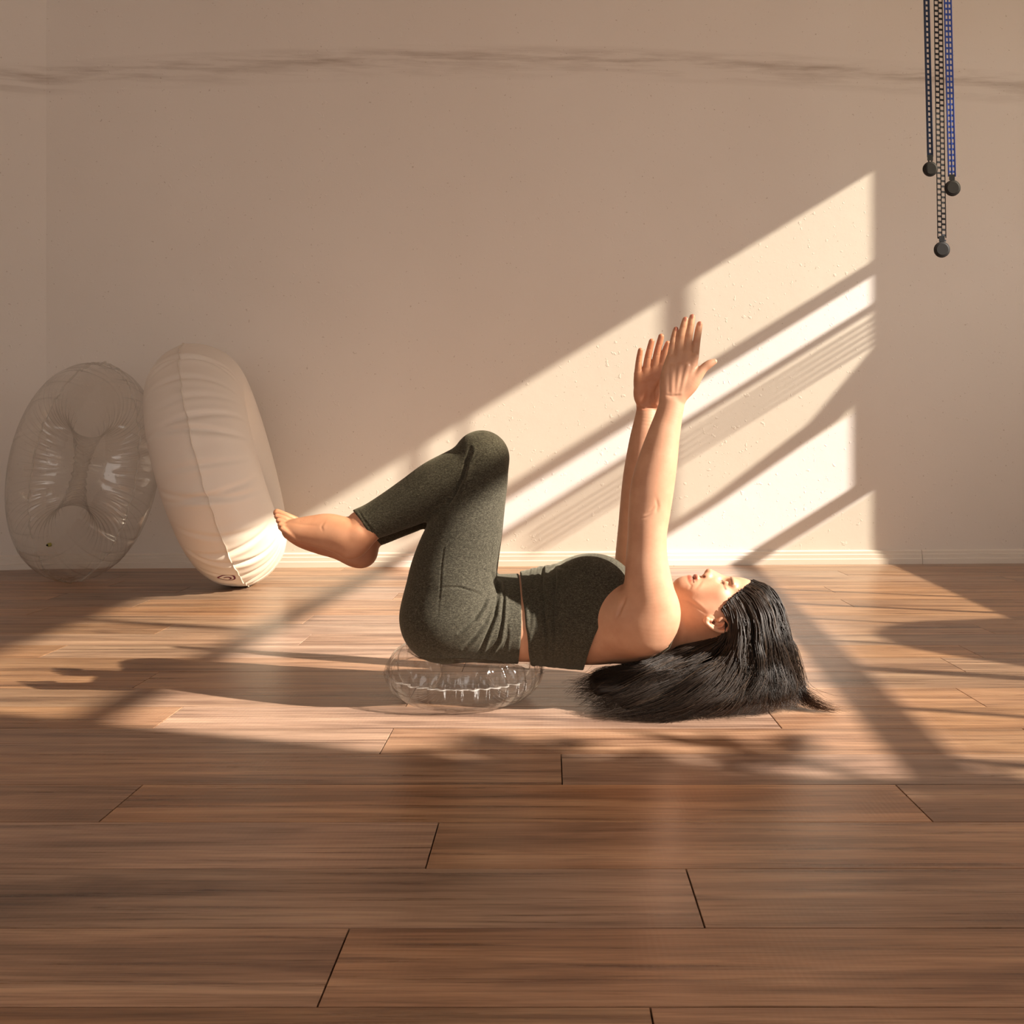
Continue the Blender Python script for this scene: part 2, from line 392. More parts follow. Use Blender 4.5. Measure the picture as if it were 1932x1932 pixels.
def normals(V, Q):
    n = np.cross(V[Q[:,2]]-V[Q[:,0]], V[Q[:,3]]-V[Q[:,1]]); o = np.zeros_like(V)
    for k in range(4):
        for j in range(3): o[:,j] += np.bincount(Q[:,k], weights=n[:,j], minlength=len(V))
    return o/(np.linalg.norm(o, axis=1)[:,None]+1e-12)
def topx(V): return VX+V[:,0]*F_PX/V[:,1], VY-(V[:,2]-H_CAM)*F_PX/V[:,1]
def polydist(px, py, poly):
    d = np.full(len(px), 1e9); tt = np.zeros(len(px)); m = len(poly)-1; sgn = np.zeros(len(px))
    for i in range(m):
        ax, ay = poly[i]; bx, by = poly[i+1]; dx, dy = bx-ax, by-ay; L = dx*dx+dy*dy
        t = np.clip(((px-ax)*dx+(py-ay)*dy)/L, 0, 1); e = np.hypot(px-ax-t*dx, py-ay-t*dy)
        b = e < d; sgn = np.where(b, np.sign((px-ax)*dy-(py-ay)*dx), sgn); tt = np.where(b, (i+t)/m, tt); d = np.minimum(d, e)
    return d, tt, sgn
def fold(V, Nn, poly, amp, sig, ridge=0.0, nymax=-.05, fade=True, step=0.0):
    """press a crease (and a ridge beside it) into the surface along a line of the camera side"""
    px, py = topx(V); d, t, sg = polydist(px, py, poly)
    f = (np.sin(np.pi*np.clip(t, .02, .98))**.5 if fade else 1.0)*np.clip((nymax-Nn[:,1])*6+.6, 0, 1)
    h = -amp*np.exp(-(d/sig)**2)+ridge*np.exp(-((d-2.1*sig)/(1.3*sig))**2)*(sg > 0)
    if step: h = h+step*(sg > 0)*np.exp(-(d/(sig*9))**2)
    return V+Nn*(h*f)[:,None]
def set_tint(o, C):
    a = o.data.color_attributes.new('tint', 'FLOAT_COLOR', 'POINT')
    C4 = np.ones((len(C), 4), dtype=np.float32); C4[:,:3] = C; a.data.foreach_set('color', C4.ravel())

# ------------------------------------------------------------------ the woman
DC, DN, DF = 2.21, 2.13, 2.28      # depths of her middle, near leg, far leg
def legs(Fd, g=0.0):
    dd = g*.0012
    def ch(pts, k, n=6): Fd.chain([(a, b, c, w_+g, r+dd) for a, b, c, w_, r in pts], k, n)
    # pelvis and belly
    ch([(838,1160,DC,74,.135),(885,1164,DC,79,.158),(935,1166,DC,81,.150),(990,1166,DC,83,.138)], .02)
    for s, dl, dk in ((0, DC+.085, DF), (1, DC-.085, DN)):
        q = 0 if s else 3
        ch([(852,1158,dl,88-q,.085),(852,1105,dl,84-q,.083),(863,1052,(dl+dk)/2,78-q,.078),(879,1000,(dl+dk)/2,69-q,.072),(893,950,dk,60-q,.066),(904,905,dk,54-q,.060),(908,866,dk,51-q,.055)], .022)
        o = 0 if s else 1
        ch([(909,863,dk,49-q,.054),(892,880,dk,48-q,.054),(862,897+3*o,dk,49-q,.055),(826,917+8*o,dk,50,.053),(785,942+11*o,dk,46,.047),(745,963+13*o,dk,40,.040),(708,981+15*o,dk,35,.035),(682,990+16*o,dk,32,.033)], .012)
def torso(Fd, g=0.0):
    dd = g*.0012
    Fd.chain([(a, b, DC, w_+g, r+dd) for a, b, w_, r in ((930,1166,81,.145),(990,1165,84,.135),(1045,1161,93,.138),(1105,1161,98,.148),(1165,1168,86,.148),(1205,1176,68,.125))], .02)
    for s in (-1, 1):
        Fd.ell(1118-3*s, 1108, DC+.068*s, 74+g, 62+g, .072+dd, -4, .03)
def axis(*segs):
    out = []
    for a, b, st in segs:
        n = max(int(round((b-a)/st)), 1); out += list(np.linspace(a, b, n, endpoint=False))
    out.append(segs[-1][1]); return out
B = Field(axis((-.625,-.42,.0019),(-.42,.175,.0036),(.175,.42,.00145),(.42,.55,.003)),
          axis((1.97,2.17,.0016),(2.17,2.45,.0024)),
          axis((.03,.135,.003),(.135,.30,.00145),(.30,.36,.0024),(.36,.46,.0019),(.46,.61,.0030),(.61,.85,.0015)))
legs(B, -8); torso(B, -8)
# shoulders, neck
for s, d0 in ((-1, 2.075), (1, 2.345)):
    B.chain([(1178,1174,DC+.075*s,60,.048),(1195,1170,d0,62,.050),(1216,1166,d0,60,.052)], .03)
B.chain([(1200,1178,DC,62,.12),(1245,1184,DC,50,.075),(1290,1180,DC,46,.058),(1338,1176,2.205,46,.058)], .03)
B.chain([(1218,1180,2.075,52,.050),(1227,1152,2.062,54,.050),(1225,1120,2.052,48,.046),(1222,1086,2.048,43,.043),(1220,1049,2.048,39,.040),(1221,1010,2.048,37,.038),
         (1225,966,2.048,39.5,.036),(1231,918,2.05,41,.038),(1241,870,2.052,37,.036),(1251,826,2.054,31,.031),(1260,792,2.055,26.5,.025),(1267,764,2.055,24,.020)], .022)
B.chain([(1200,1170,2.345,50,.048),(1196,1110,2.36,40,.043),(1195,1049,2.365,34,.039),(1198,993,2.365,31.5,.036),(1203,952,2.365,33,.035),(1209,896,2.365,33,.035),
         (1214,834,2.362,27,.030),(1219,790,2.36,21.5,.023),(1222,768,2.36,20,.017)], .022)
# elbow: hollow and tendon on the inner side
# near hand (back of the hand to us)
d = 2.056
for pts in (((1256,752,11),(1257.5,712,12),(1265,676,8.6)), ((1264,752,12),(1271,707,12.5),(1280.5,669,9)), ((1272,752,12),(1285,706,12.5),(1296,668,9)), ((1280,752,12),(1299,708,12.5),(1309,675,9))):
    B.chain([(x, y, d, r, .0145 if i < 2 else .0105) for i, (x, y, r) in enumerate(pts)], .007)
FN = [[(1265.5,676,7.6),(1269,650,6.0),(1272.5,633,5.6),(1275.3,621,4.6)], [(1281,668,8),(1285,637,6.7),(1290,615,6.2),(1293,603,5.2)],
      [(1296.3,667,8),(1300,634,6.7),(1303.8,611,6.2),(1306,598,5.2)], [(1310,673,8),(1314.5,643,6.7),(1317.8,623,6.2),(1320,611.5,5.2)]]
for i, pts in enumerate(FN):
    dz_ = (0.0, -.0015, .0, .002)[i]
    B.chain([(x, y, d+dz_+(.000, .001, .003, .0045)[j], r*1.07, .0084-.0011*j) for j, (x, y, r) in enumerate(pts)], .0014, 5)
B.chain([(1284,748,2.056,13,.016),(1302,727,2.054,14.5,.0155),(1315,710,2.052,11,.012),(1327,695.5,2.051,8.4,.0095),(1338,687,2.05,7.8,.0082),(1348,682,2.05,5.3,.006)], .006, 5)
for a, b in (((1276,742),(1282,690)), ((1284,742),(1297,690)), ((1268,740),(1268,692))):   # tendons
    B.chain([(a[0],a[1],2.0425,2.2,.0022),(b[0],b[1],2.0435,2.4,.0024)], .006, 1)
# far hand (palm to us)
d = 2.362
for pts in (((1212,764,10),(1206,730,10.5),(1204,706,8)), ((1218,764,11),(1216,725,12),(1218.5,700,8.5)), ((1225,764,11),(1229,725,12),(1234,697,9)), ((1232,762,10),(1241,722,12),(1248,691,9))):
    B.chain([(x, y, d, r, .0145 if i < 2 else .0105) for i, (x, y, r) in enumerate(pts)], .007)
for i, pts in enumerate([[(1204,705,7),(1205.3,681,5.5),(1208.3,661,4.5)], [(1219,700,7.5),(1223.5,670,6.1),(1229.5,644,5)], [(1234.5,697,7.5),(1240.5,664,6.3),(1247.5,635,5.2)], [(1249,690,7.5),(1255,664,6.1),(1260,648,4.8)]]):
    B.chain([(x, y, d-(.0,.003,.006)[j], r*1.1, .0088-.0014*j) for j, (x, y, r) in enumerate(pts)], .0014, 6)
B.chain([(1236,758,2.352,12,.016),(1246,738,2.346,14,.017),(1258,716,2.345,10,.012),(1268,700,2.345,7,.009),(1276,690,2.345,5.5,.007)], .006, 5)
B.ell(1206,742,2.350,11,22,.010,0,.008)
# head
D0 = 2.20
B.ell(1392,1174,D0,72,78,.076,0,.02); B.ell(1392,1134,D0,42,42,.062,0,.02)
B.ell(1346,1146,D0,58,50,.060,0,.03)
B.ell(1293,1113,D0,20,21,.026,0,.02)
for s in (-1, 1):
    B.chain([(1294,1119,D0+.012*s,17,.02),(1318,1139,D0+.036*s,18,.020),(1342,1156,D0+.052*s,18,.018),(1358,1158,D0+.057*s,17,.016)], .035)
    B.ell(1350,1121,D0+.040*s,23,17,.022,20,.02)
    B.ell(1322,1118,D0+.030*s,24,17,.022,0,.02)
    B.ell(1381,1101,D0+.027*s,9,9,.022,0,.010)
B.ell(1309,1106,D0,19,17,.027,0,.015); B.ell(1322,1160,D0,40,30,.058,0,.035); B.ell(1338,1103,D0,26,16,.034,0,.015)
B.chain([(1376,1098,D0,7,.009),(1364,1094,D0,6.5,.009),(1350,1087,D0,8,.0115),(1338,1081.5,D0,8.6,.0125)], .012, 5)
for s in (-1, 1): B.ell(1333.5,1088.5,D0+.0125*s,8,6.5,.0080,0,.006)
B.ell(1329,1088.5,D0-.0125,3.4,2.8,.0045,-20,.0015,True); B.ell(1329,1088.5,D0+.0105,3.4,2.8,.0045,-20,.0015,True)
B.ell(1313,1088.3,D0,5,4.5,.022,0,.004); B.ell(1301,1091,D0,6,5,.020,0,.004); B.ell(1307,1087,D0,1.8,6.5,.025,0,.0025,True)
B.ell(1306.5,1091,D0-.022,3,2.6,.003,0,.003,True)
for s in (-1, 1):
    B.ell(1366,1094,D0+.033*s,10.5,7.5,.015,0,.008,True); B.ell(1368.5,1106.5,D0+.0315*s,10,10.5,.0125,0,.003)
    B.ell(1364.2,1098.5,D0+.037*s,1.2,3.4,.013,0,.0015,True)
# ear
B.ell(1353,1178,D0-.078,25,13,.0075,-25,.006)
B.ell(1351,1176,D0-.0875,13,7,.0065,-25,.003,True)
B.chain([(x, y, D0-.0865, 3.6, .0042) for x, y in ((1356,1171),(1363,1166.5),(1372,1170.5),(1376.3,1180),(1371,1189.3),(1359,1191.5),(1347,1187),(1338,1180.5),(1332,1173.5),(1334,1167.5))], .002, 5)
B.chain([(x, y, D0-.0855, 2.4, .003) for x, y in ((1343,1178),(1351,1183),(1362,1182),(1366,1175))], .002, 5)
B.ell(1333,1171,D0-.0835,6.5,6,.004,0,.003); B.ell(1341,1171.5,D0-.084,4,3.5,.0035,0,.002)
B.ell(1346,1175,D0-.082,3.5,3,.008,0,.002,True)
# near foot: back of the foot towards us, sole away and below
d = 2.118
B.chain([(705,983,DN,31,.033),(684,994,DN,30,.031),(668,1008,2.125,31,.033),(648,1010,2.122,35,.034),(620,1003,d,34,.029),(592,1001,d,29,.029),(566,1000,d,23.5,.030),(552,1000,d,20,.028)], .012)
B.chain([(690,1010,2.13,18,.024),(673,1029,2.128,21,.025),(662,1036,2.126,19,.023)], .02)
B.ell(672,1008,2.101,9,10,.006,30,.012)       # ankle bone
TOES = [((557,983),(540,975),(523,967.5),9,2.142), ((556,990),(539,980),(523,974.5),6.8,2.125), ((555,997),(540,988),(526,982.5),6.6,2.112), ((555,1003),(542,996),(529,990.5),6.4,2.101), ((562,1017),(546,1006),(533,998),6.4,2.093)]
for a, b, c, r, dp in TOES:
    B.chain([(*a, dp+.009, r, .0075), (*b, dp+.001, r*.92, .0068), (*c, dp, r*.86, .0062)], .0022, 5)
# far foot
d = 2.262
B.chain([(705,1000,DF,30,.032),(690,1020,DF-.005,28,.030),(688,1046,DF-.005,23,.026),(672,1048,2.27,23,.028),(640,1034,d,22,.028),(606,1022,d,24,.028),(575,1013,d,22,.028),(556,1006,d,18,.026)], .014)
for k, (a, c) in enumerate((((560,1012),(536,1001)), ((558,1004),(530,995)), ((558,1000),(528,988)), ((560,994),(532,982)), ((562,990),(537,976)))):
    B.chain([(*a, 2.235+.014*k, 7, .007), (*c, 2.235+.014*k, 5.6, .006)], .0022, 1)
V, Q = B.mesh(); del B
V = laplace(V, Q, 1, .4); NB = normals(V, Q)
# creases of skin
for poly, amp, sg, rd in (
    ([(1216,972),(1226,966),(1236,955)], .0008, 2.6, .0003), ([(1209,979),(1220,976),(1231,970)], .0006, 1.8, .0002), ([(1238,940),(1241,955),(1238,968)], .0010, 3.2, .0002),
    *[([(q[1][0]-4.5, q[1][1]+dy_+.6), (q[1][0]+4.5, q[1][1]+dy_-.6)], .00045, 1.0, .0002) for q in FN for dy_ in (-1.6, 1.6)], *[([(q[2][0]-3.5, q[2][1]+3), (q[2][0]+3.5, q[2][1]+2.4)], .0004, .9, .0002) for q in FN],
    *[([(x_-4, y_+.5), (x_+4, y_-.5)], .0005, 1.0, 0) for x_, y_ in ((1205,683),(1223,676),(1240,670),(1206.5,671),(1226,659),(1244,650))],
    ([(1180,1128),(1172,1145),(1164,1164)], .0040, 3.0, .0014), ([(1172,1148),(1168,1160)], .001, 2, 0),
    ([(1297,1096),(1304,1105),(1300,1112)], .0009, 2.5, 0), ([(1325,1094),(1319,1103),(1312,1110)], .0006, 2.6, .0004),
    ([(1287,1130),(1300,1134),(1318,1146),(1332,1158)], .0012, 3, .0006), ([(1255,745),(1268,748),(1285,745)], .0006, 1.8, .0003), ([(1200,766),(1215,771),(1236,768)], .0010, 1.6, .0005),
    ([(1212,722),(1226,716),(1243,716)], .0010, 1.6, .0003), ([(1240,724),(1232,738),(1234,756)], .0014, 1.8, .0005), ([(1210,712),(1224,708),(1242,702)], .0008, 1.4, 0),
    ([(545,985),(570,990),(600,992)], .0008, 3, 0), ([(612,985),(606,994),(609,1002)], .0008, 2, .0004), ([(640,1050),(655,1045),(672,1034)], .001, 3, .0)):
    V = fold(V, NB, poly, amp, sg, rd)
NB = normals(V, Q); px, py = topx(V)
# skin tint: lips, nails, brow, lashes, warm joints; also shade painted into recesses
T = np.ones((len(V), 3)); n1 = NB[:,1]
def paint(mask, col, a=1.0):
    a = (mask*a)[:,None]; T[:] = T*(1-a)+np.array(col)*a
def blob(cx, cy, rx, ry, soft=.35, ang=0):
    ca, sa = math.cos(math.radians(ang)), math.sin(math.radians(ang)); u = (px-cx)*ca-(py-cy)*sa; w_ = (px-cx)*sa+(py-cy)*ca
    return np.clip((1-np.hypot(u/rx, w_/ry))/soft, 0, 1)
dep = V[:,1]; head = (px > 1255) & (py > 1060)
lipm = head*(abs(dep-D0) < .034)
paint(blob(1312.5,1087,4.8,13,.4,10)*lipm, (.62,.30,.30), .9); paint(blob(1301.5,1090,5.8,10.5,.4,8)*lipm, (.70,.34,.33), .9)
paint(np.clip(1.3-np.abs(px-(1306.3+(py-1086)*.22))/1.7, 0, 1)*(py < 1101)*lipm, (.14,.05,.045), .95)  # dark gap between the lips, shade painted in
for s in (-1, 1):
    dm = ((dep-D0)*s > .004)*(np.abs(dep-D0) < .075)*(NB[:,2] > -.2)*head
    paint(np.clip(1-np.abs(px-(1364.5+(py-1100)*.42))/3.4, 0, 1)*(py > 1094)*(py < 1113)*dm, (.07,.045,.035), .95)
    paint(np.clip(1-np.abs(px-(1380+(py-1092)*.25))/3.6, 0, 1)*(py < 1103)*dm, (.14,.095,.07), .95)
    paint(blob(1370,1103,9,9,.8)*dm, (.86,.74,.68), .5)
paint(blob(1329,1088,3.4,3,.4)*head, (.22,.08,.06), .85)  # nostril shade painted into the tint
paint(blob(1344,1174,7,4.5,.5,-25)*head*(dep < 2.14), (.42,.16,.12), .7); paint(blob(1365,1183,15,11,.6)*head*(dep < 2.14), (1.0,.76,.72), .8)  # painted shade in the ear hollow, then the redder rim
paint(blob(1345,1120,24,16,.9)*head, (1.0,.84,.78), .7)
for s, pts in enumerate(FN):
    (x1, y1, _), (x0, y0, r_) = pts[2], pts[3]
    paint(blob(x0+(.4), y0-1.2, 3.6, 6.2, .35, -12)*(n1 < -.25)*(dep < 2.07), (.66,.38,.42), .9)
    for j in (1, 2): paint(blob(pts[j][0], pts[j][1], 7, 6, .9)*(dep < 2.08), (.92,.74,.68), .6)
paint(blob(1350,680,3.5,3)*(dep < 2.08), (.9,.62,.6), .7)
hand2 = (dep > 2.30)*(py < 775)*(px < 1290)
paint(hand2*1.0, (1.0,.80,.74), .75); paint(hand2*(py < 662+(1250-px)*.35), (1.0,.68,.62), .55)
foot = (px < 712)*(py > 950)*(py < 1080)
paint(foot*1.0, (1.0,.88,.84), .6); paint(foot*np.clip((px-(640-(py-1000)*.0))/60, 0, 1), (.98,.80,.75), .5)
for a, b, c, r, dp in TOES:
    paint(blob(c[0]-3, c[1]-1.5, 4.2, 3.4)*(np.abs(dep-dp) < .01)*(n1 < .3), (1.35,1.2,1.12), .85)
paint(foot*np.clip((py-(1008+(px-540)*.42))/8, 0, 1), (.98,.70,.62), .6)
m_skin, nt, bs = mat_new('skin')
at = N(nt, 'ShaderNodeAttribute', attribute_name='tint'); geo = N(nt, 'ShaderNodeNewGeometry')
s1 = noise(nt, geo.outputs['Position'], 26, 4); sr = ramp(nt, [(.3, (.565,.29,.175)), (.7, (.655,.36,.225))]); nt.links.new(s1.outputs[0], sr.inputs[0])
s2 = noise(nt, geo.outputs['Position'], 130, 2); sf = ramp(nt, [(.74, (1,1,1)), (.78, (.62,.48,.42))]); nt.links.new(s2.outputs[0], sf.inputs[0])
cc = mixc(nt, 1.0, sr.outputs[0], at.outputs['Color'], 'MULTIPLY'); cc = mixc(nt, .5, cc, mixc(nt, 1.0, cc, sf.outputs[0], 'MULTIPLY'))
nt.links.new(cc, bs.inputs['Base Color']); bs.inputs['Roughness'].default_value = .48
bs.inputs['Subsurface Weight'].default_value = .07; bs.inputs['Subsurface Radius'].default_value = (1.0,.35,.2); bs.inputs['Subsurface Scale'].default_value = .006
s3 = noise(nt, geo.outputs['Position'], 420, 3); bump(nt, bs, s3.outputs[0], .12, .0006)
base = np.array(((900-VX)/F_PX*DC, DC, .09))
woman = mesh_obj('person', V, Q, m_skin, None, base, True); set_tint(woman, T)
tag(woman, 'woman lying on her back, arms raised, knees bent and feet lifted, long dark hair', 'person')
VB, QB = V, Q

# clothes
m_cloth, nt, bs = mat_new('heather_jersey')
geo = N(nt, 'ShaderNodeNewGeometry'); ps = geo.outputs['Position']
a1 = noise(nt, ps, 560, 3, .7); a2 = noise(nt, mapping(nt, ps, (1, 1, 2.4)), 190, 2, .6)
ar = ramp(nt, [(.34, (.018,.016,.011)), (.50, (.055,.050,.036)), (.66, (.135,.125,.092))]); nt.links.new(math_n(nt, 'ADD', math_n(nt, 'MULTIPLY', a1.outputs[0], .6), math_n(nt, 'MULTIPLY', a2.outputs[0], .4)), ar.inputs[0])
nt.links.new(ar.outputs[0], bs.inputs['Base Color']); bs.inputs['Roughness'].default_value = .9; bs.inputs['Specular IOR Level'].default_value = .15
bs.inputs['Sheen Weight'].default_value = .25; bs.inputs['Sheen Roughness'].default_value = .5; bs.inputs['Sheen Tint'].default_value = (.7,.66,.5,1)
bump(nt, bs, a1.outputs[0], .35, .0008)
L = Field(axis((-.46,-.02,.0024)), axis((1.99,2.44,.0026)), axis((.03,.62,.0024)))
legs(L, 0)
L.ell(826,1166,DC-.080,66,76,.080,0,.03); L.ell(826,1166,DC+.080,66,76,.080,0,.03)
L.cut(lambda x, y: np.where(y > 1052, -.1, -((x-663)*60-(y-958)*37)/70.5*.00115+.0055*np.sin(np.clip((y-955)/65, 0, 1)*math.pi)-.003))
L.cut(lambda x, y: (x-(978+6*np.sin(np.clip((y-1078)/174, 0, 1)*math.pi)))*.0012)
V, Q = L.mesh(); del L
V = laplace(V, Q, 1, .4); Nn = normals(V, Q)
for poly, amp, sg, rd, fd in (
    ([(838,1028),(833,1070),(831,1109),(826,1160)], .0012, 1.5, .0005, 1), ([(831,1108),(868,1108),(893,1116),(913,1126)], .0026, 1.9, .0012, 1),
    ([(921,1122),(913,1143),(896,1168),(866,1192)], .0060, 3.0, .0030, 1), ([(930,1140),(915,1175),(893,1205),(874,1222)], .0030, 3.2, .0016, 1),
    ([(940,1092),(939,1125),(934,1160),(921,1193),(903,1238)], .0055, 3.0, .0032, 1), ([(951,1100),(950,1140),(948,1170),(941,1208),(918,1242)], .0042, 2.4, .0036, 1),
    ([(926,1075),(935,1100),(943,1125)], .004, 3.0, .002, 1), ([(957,1170),(958,1200),(950,1236)], .0016, 2.5, .0008, 1), ([(955,1182),(966,1183),(978,1184)], .0006, 1.2, 0, 1),
    ([(888,846),(884,860),(880,876),(874,900),(858,932),(842,956)], .0065, 3.2, .0030, 1), ([(893,850),(888,862),(884,872)], .003, 1.8, .0012, 1), ([(898,856),(891,866),(886,878)], .0025, 1.7, .001, 1),
    ([(912,822),(930,840),(944,862)], .0007, 1.5, .0003, 1), ([(675,962),(690,985),(712,1012)], .0012, 1.5, .0004, 1),
    ([(933,1000),(927,1040),(921,1085)], .0008, 1.4, .0003, 1)):
    V = fold(V, Nn, poly, amp, sg, rd)
leg_o = mesh_obj('leggings', V, Q, m_cloth, woman, None, True); tag(leg_o, 'grey-green heather leggings cropped at the ankle')
Tp = Field(axis((-.08,.22,.0024)), axis((2.01,2.43,.0026)), axis((.03,.36,.0024)))
torso(Tp, 1.5)
Tp.cut(lambda x, y: ((981+(y-1077)*.112)-x)*.0012)
xa, ya_ = [1000,1057,1095,1108,1118,1128,1140,1155,1175,1200,1230,1270,1310], [1197,1197,1194,1188,1180,1169,1157,1146,1134,1122,1111,1099,1090]
Tp.cut(lambda x, y: (x-np.interp(y, xa, ya_))*.0012)
V, Q = Tp.mesh(); del Tp
V = laplace(V, Q, 1, .4); Nn = normals(V, Q)
for poly, amp, sg, rd in (
    ([(1024,1068),(1022,1100),(1025,1150),(1033,1205),(1033,1255)], .0062, 3.4, .0034), ([(1046,1066),(1048,1100),(1043,1150),(1046,1200),(1044,1250)], .0045, 2.6, .0026),
    ([(1010,1090),(1013,1140),(1018,1190),(1018,1240)], .0018, 3, .001), ([(1070,1120),(1062,1180),(1068,1255)], .0018, 4, .001), ([(1030,1075),(1050,1068),(1075,1075)], .002, 3, .001),
    ([(1090,1150),(1080,1200),(1088,1262)], .0014, 5, .0008), ([(1178,1128),(1155,1150),(1134,1182),(1118,1222),(1106,1262)], .0008, 1.3, .0004)):
    V = fold(V, Nn, poly, amp, sg, rd)
px_, py_ = topx(V)   # rolled hem at the waist and gathers near the bust
V = V+Nn*(.0016*np.exp(-((px_-(985+(py_-1077)*.112))/3.5)**2)+.0007*np.sin((px_+.12*(py_-1150))*.5)*np.exp(-((px_-1010)/45)**2))[:,None]
top_o = mesh_obj('crop_top', V, Q, m_cloth, woman, None, True); tag(top_o, 'dark grey-green sleeveless crop top')
st = MB(); st.tube([P(1196,1118,2.10), P(1235,1118,2.11), P(1262,1142,2.115), P(1272,1175,2.115), P(1272,1198,2.112), P(1262,1222,2.11), P(1235,1240,2.11)], .0045, 8, True, .4)
tag(st.build('shoulder_strap', m_cloth, woman, None, True), 'thin dark strap over her shoulder')

# ------------------------------------------------------------------ hair
m_hair, nt, bs = mat_new('dark_hair')
at = N(nt, 'ShaderNodeAttribute', attribute_name='tint'); nt.links.new(at.outputs['Color'], bs.inputs['Base Color'])
bs.inputs['Roughness'].default_value = .48; bs.inputs['Specular IOR Level'].default_value = .30; bs.inputs['Anisotropic'].default_value = .5
def onfloor(x, y, z): return (x, y, (H_CAM-z)*F_PX/(y-VY))
G = [  # outer layer, from the front hairline to the nape; each guide runs from the scalp to the tip
 [(1422,1097,2.195),(1446,1106,2.18),(1466,1135,2.16),(1482,1185,2.14),(1497,1240,2.13),onfloor(1510,1295,.04),onfloor(1530,1322,.02),onfloor(1582,1343,.004)],
 [(1416,1102,2.170),(1440,1114,2.145),(1460,1148,2.12),(1474,1200,2.09),(1487,1255,2.09),onfloor(1500,1302,.04),onfloor(1508,1326,.015),onfloor(1530,1340,.004)],
 [(1408,1109,2.152),(1430,1124,2.125),(1447,1162,2.10),(1456,1215,2.075),(1468,1265,2.07),onfloor(1476,1308,.05),onfloor(1470,1330,.02),onfloor(1462,1342,.004)],
 [(1398,1117,2.140),(1418,1138,2.112),(1432,1178,2.085),(1438,1228,2.06),(1445,1272,2.05),onfloor(1440,1312,.05),onfloor(1418,1336,.02),onfloor(1392,1343,.004)],
 [(1388,1125,2.130),(1404,1148,2.105),(1415,1188,2.075),(1416,1238,2.05),(1410,1280,2.04),onfloor(1390,1318,.05),onfloor(1350,1340,.02),onfloor(1310,1352,.004)],
 [(1379,1133,2.124),(1392,1158,2.100),(1399,1195,2.075),(1392,1242,2.05),onfloor(1368,1285,.08),onfloor(1325,1322,.05),onfloor(1262,1346,.02),onfloor(1200,1357,.004)],
 [(1372,1141,2.122),(1384,1165,2.100),(1388,1203,2.08),(1372,1243,2.06),onfloor(1335,1280,.09),onfloor(1270,1314,.055),onfloor(1190,1342,.02),onfloor(1120,1353,.004)],
 [(1362,1152,2.118),(1373,1166,2.106),(1385,1188,2.100),(1384,1214,2.088),(1356,1242,2.07),onfloor(1300,1272,.09),onfloor(1210,1312,.055),onfloor(1105,1346,.006)],
 [(1374,1190,2.128),(1366,1208,2.12),(1345,1226,2.10),(1305,1248,2.09),onfloor(1255,1272,.09),onfloor(1195,1300,.06),onfloor(1132,1328,.025),onfloor(1092,1343,.004)],
 [(1362,1200,2.135),(1345,1212,2.12),(1315,1226,2.10),(1272,1243,2.10),onfloor(1222,1262,.10),onfloor(1165,1283,.07),onfloor(1112,1302,.04),onfloor(1078,1322,.01)],
 [(1350,1204,2.15),(1325,1212,2.14),(1292,1222,2.13),(1250,1238,2.13),(1202,1252,2.10),(1150,1264,2.10),onfloor(1108,1276,.055),onfloor(1070,1292,.03)],
]
G = np.array([[P(*q) for q in g] for g in G])           # 10 x 8 x 3
HG = Field(axis((.03,.66,.004)), axis((1.96,2.42,.004)), axis((0.0,.33,.004)))
# the volume under the strands
HG.ell(1402,1180,2.205,74,76,.086,0,.02)
for wpx, lst in ((0, [(1430,1160,2.19,44,.075),(1448,1215,2.18,44,.085),(1450,1262,2.17,38,.09),(1452,1285,2.16,24,.09)]),
                 (0, [(1405,1240,2.18,44,.10),(1350,1262,2.16,36,.12),(1280,1275,2.15,30,.12),(1200,1281,2.15,26,.10),(1130,1289,2.15,18,.08)]),
                 (0, [(1440,1300,2.12,20,.06),(1360,1312,2.10,24,.06),(1270,1316,2.09,20,.05),(1180,1322,2.09,12,.045)])):
    HG.chain(lst, .03)
# clear the face: everything in front of the hairline plane, and the ear
Xg = HG.a[0][:,None,None]; Yg = HG.a[1][None,:,None]; Zg = HG.a[2][None,None,:]
pxg = VX+Xg*F_PX/Yg; pyg = VY-(Zg-H_CAM)*F_PX/Yg
hl = ((1424-pxg)*.62+(1106-pyg)*1.0)/1.18*.0012        # >0 on the face side of the hairline
hl = hl+.0012*np.sin(pyg*.55+np.sin(pxg*.4))
face = np.where(pyg < 1172, hl, ((1385-pxg)*.0012)); face = np.where(pyg > 1205, -1.0, face).astype(np.float32)
HG.F = np.maximum(HG.F, face); HG.F = np.maximum(HG.F, (.003-Zg)+0*HG.F)
V, Q = HG.mesh(); del HG
V = laplace(V, Q, 3, .5)
hair = mesh_obj('hair', V, Q, m_hair, woman, None, True); set_tint(hair, np.full((len(V), 3), (.012,.008,.006)))
tag(hair, 'long dark hair spread over the floor')
def catmull(C, t):
    m = C.shape[-2]-1; u = np.clip(t, 0, .99999)*m; i = u.astype(int); f = (u-i)[...,None]
    g = lambda k: np.take_along_axis(C, np.clip(i+k, 0, m)[...,None].repeat(3, -1), axis=-2)
    p0, p1, p2, p3 = g(-1), g(0), g(1), g(2)
    return .5*(2*p1+(p2-p0)*f+(2*p0-5*p1+4*p2-p3)*f*f+(3*p1-p0-3*p2+p3)*f**3)
NS, NP = 5200, 26
ncl = 170; cu = rng.uniform(0, 1, ncl); cdep = rng.uniform(0, 1, ncl)**1.3
coff = rng.normal(0, 1, (ncl, 3, 3)); clen = rng.uniform(.74, 1.0, ncl)
cu[:7] = (.004,.01,.02,.03,.0,.045,.015); clen[:7] = 1.0; cdep[:7] = .02
cid = rng.integers(0, ncl, NS)
u = np.clip(cu[cid]+rng.normal(0, .012, NS), 0, 1)
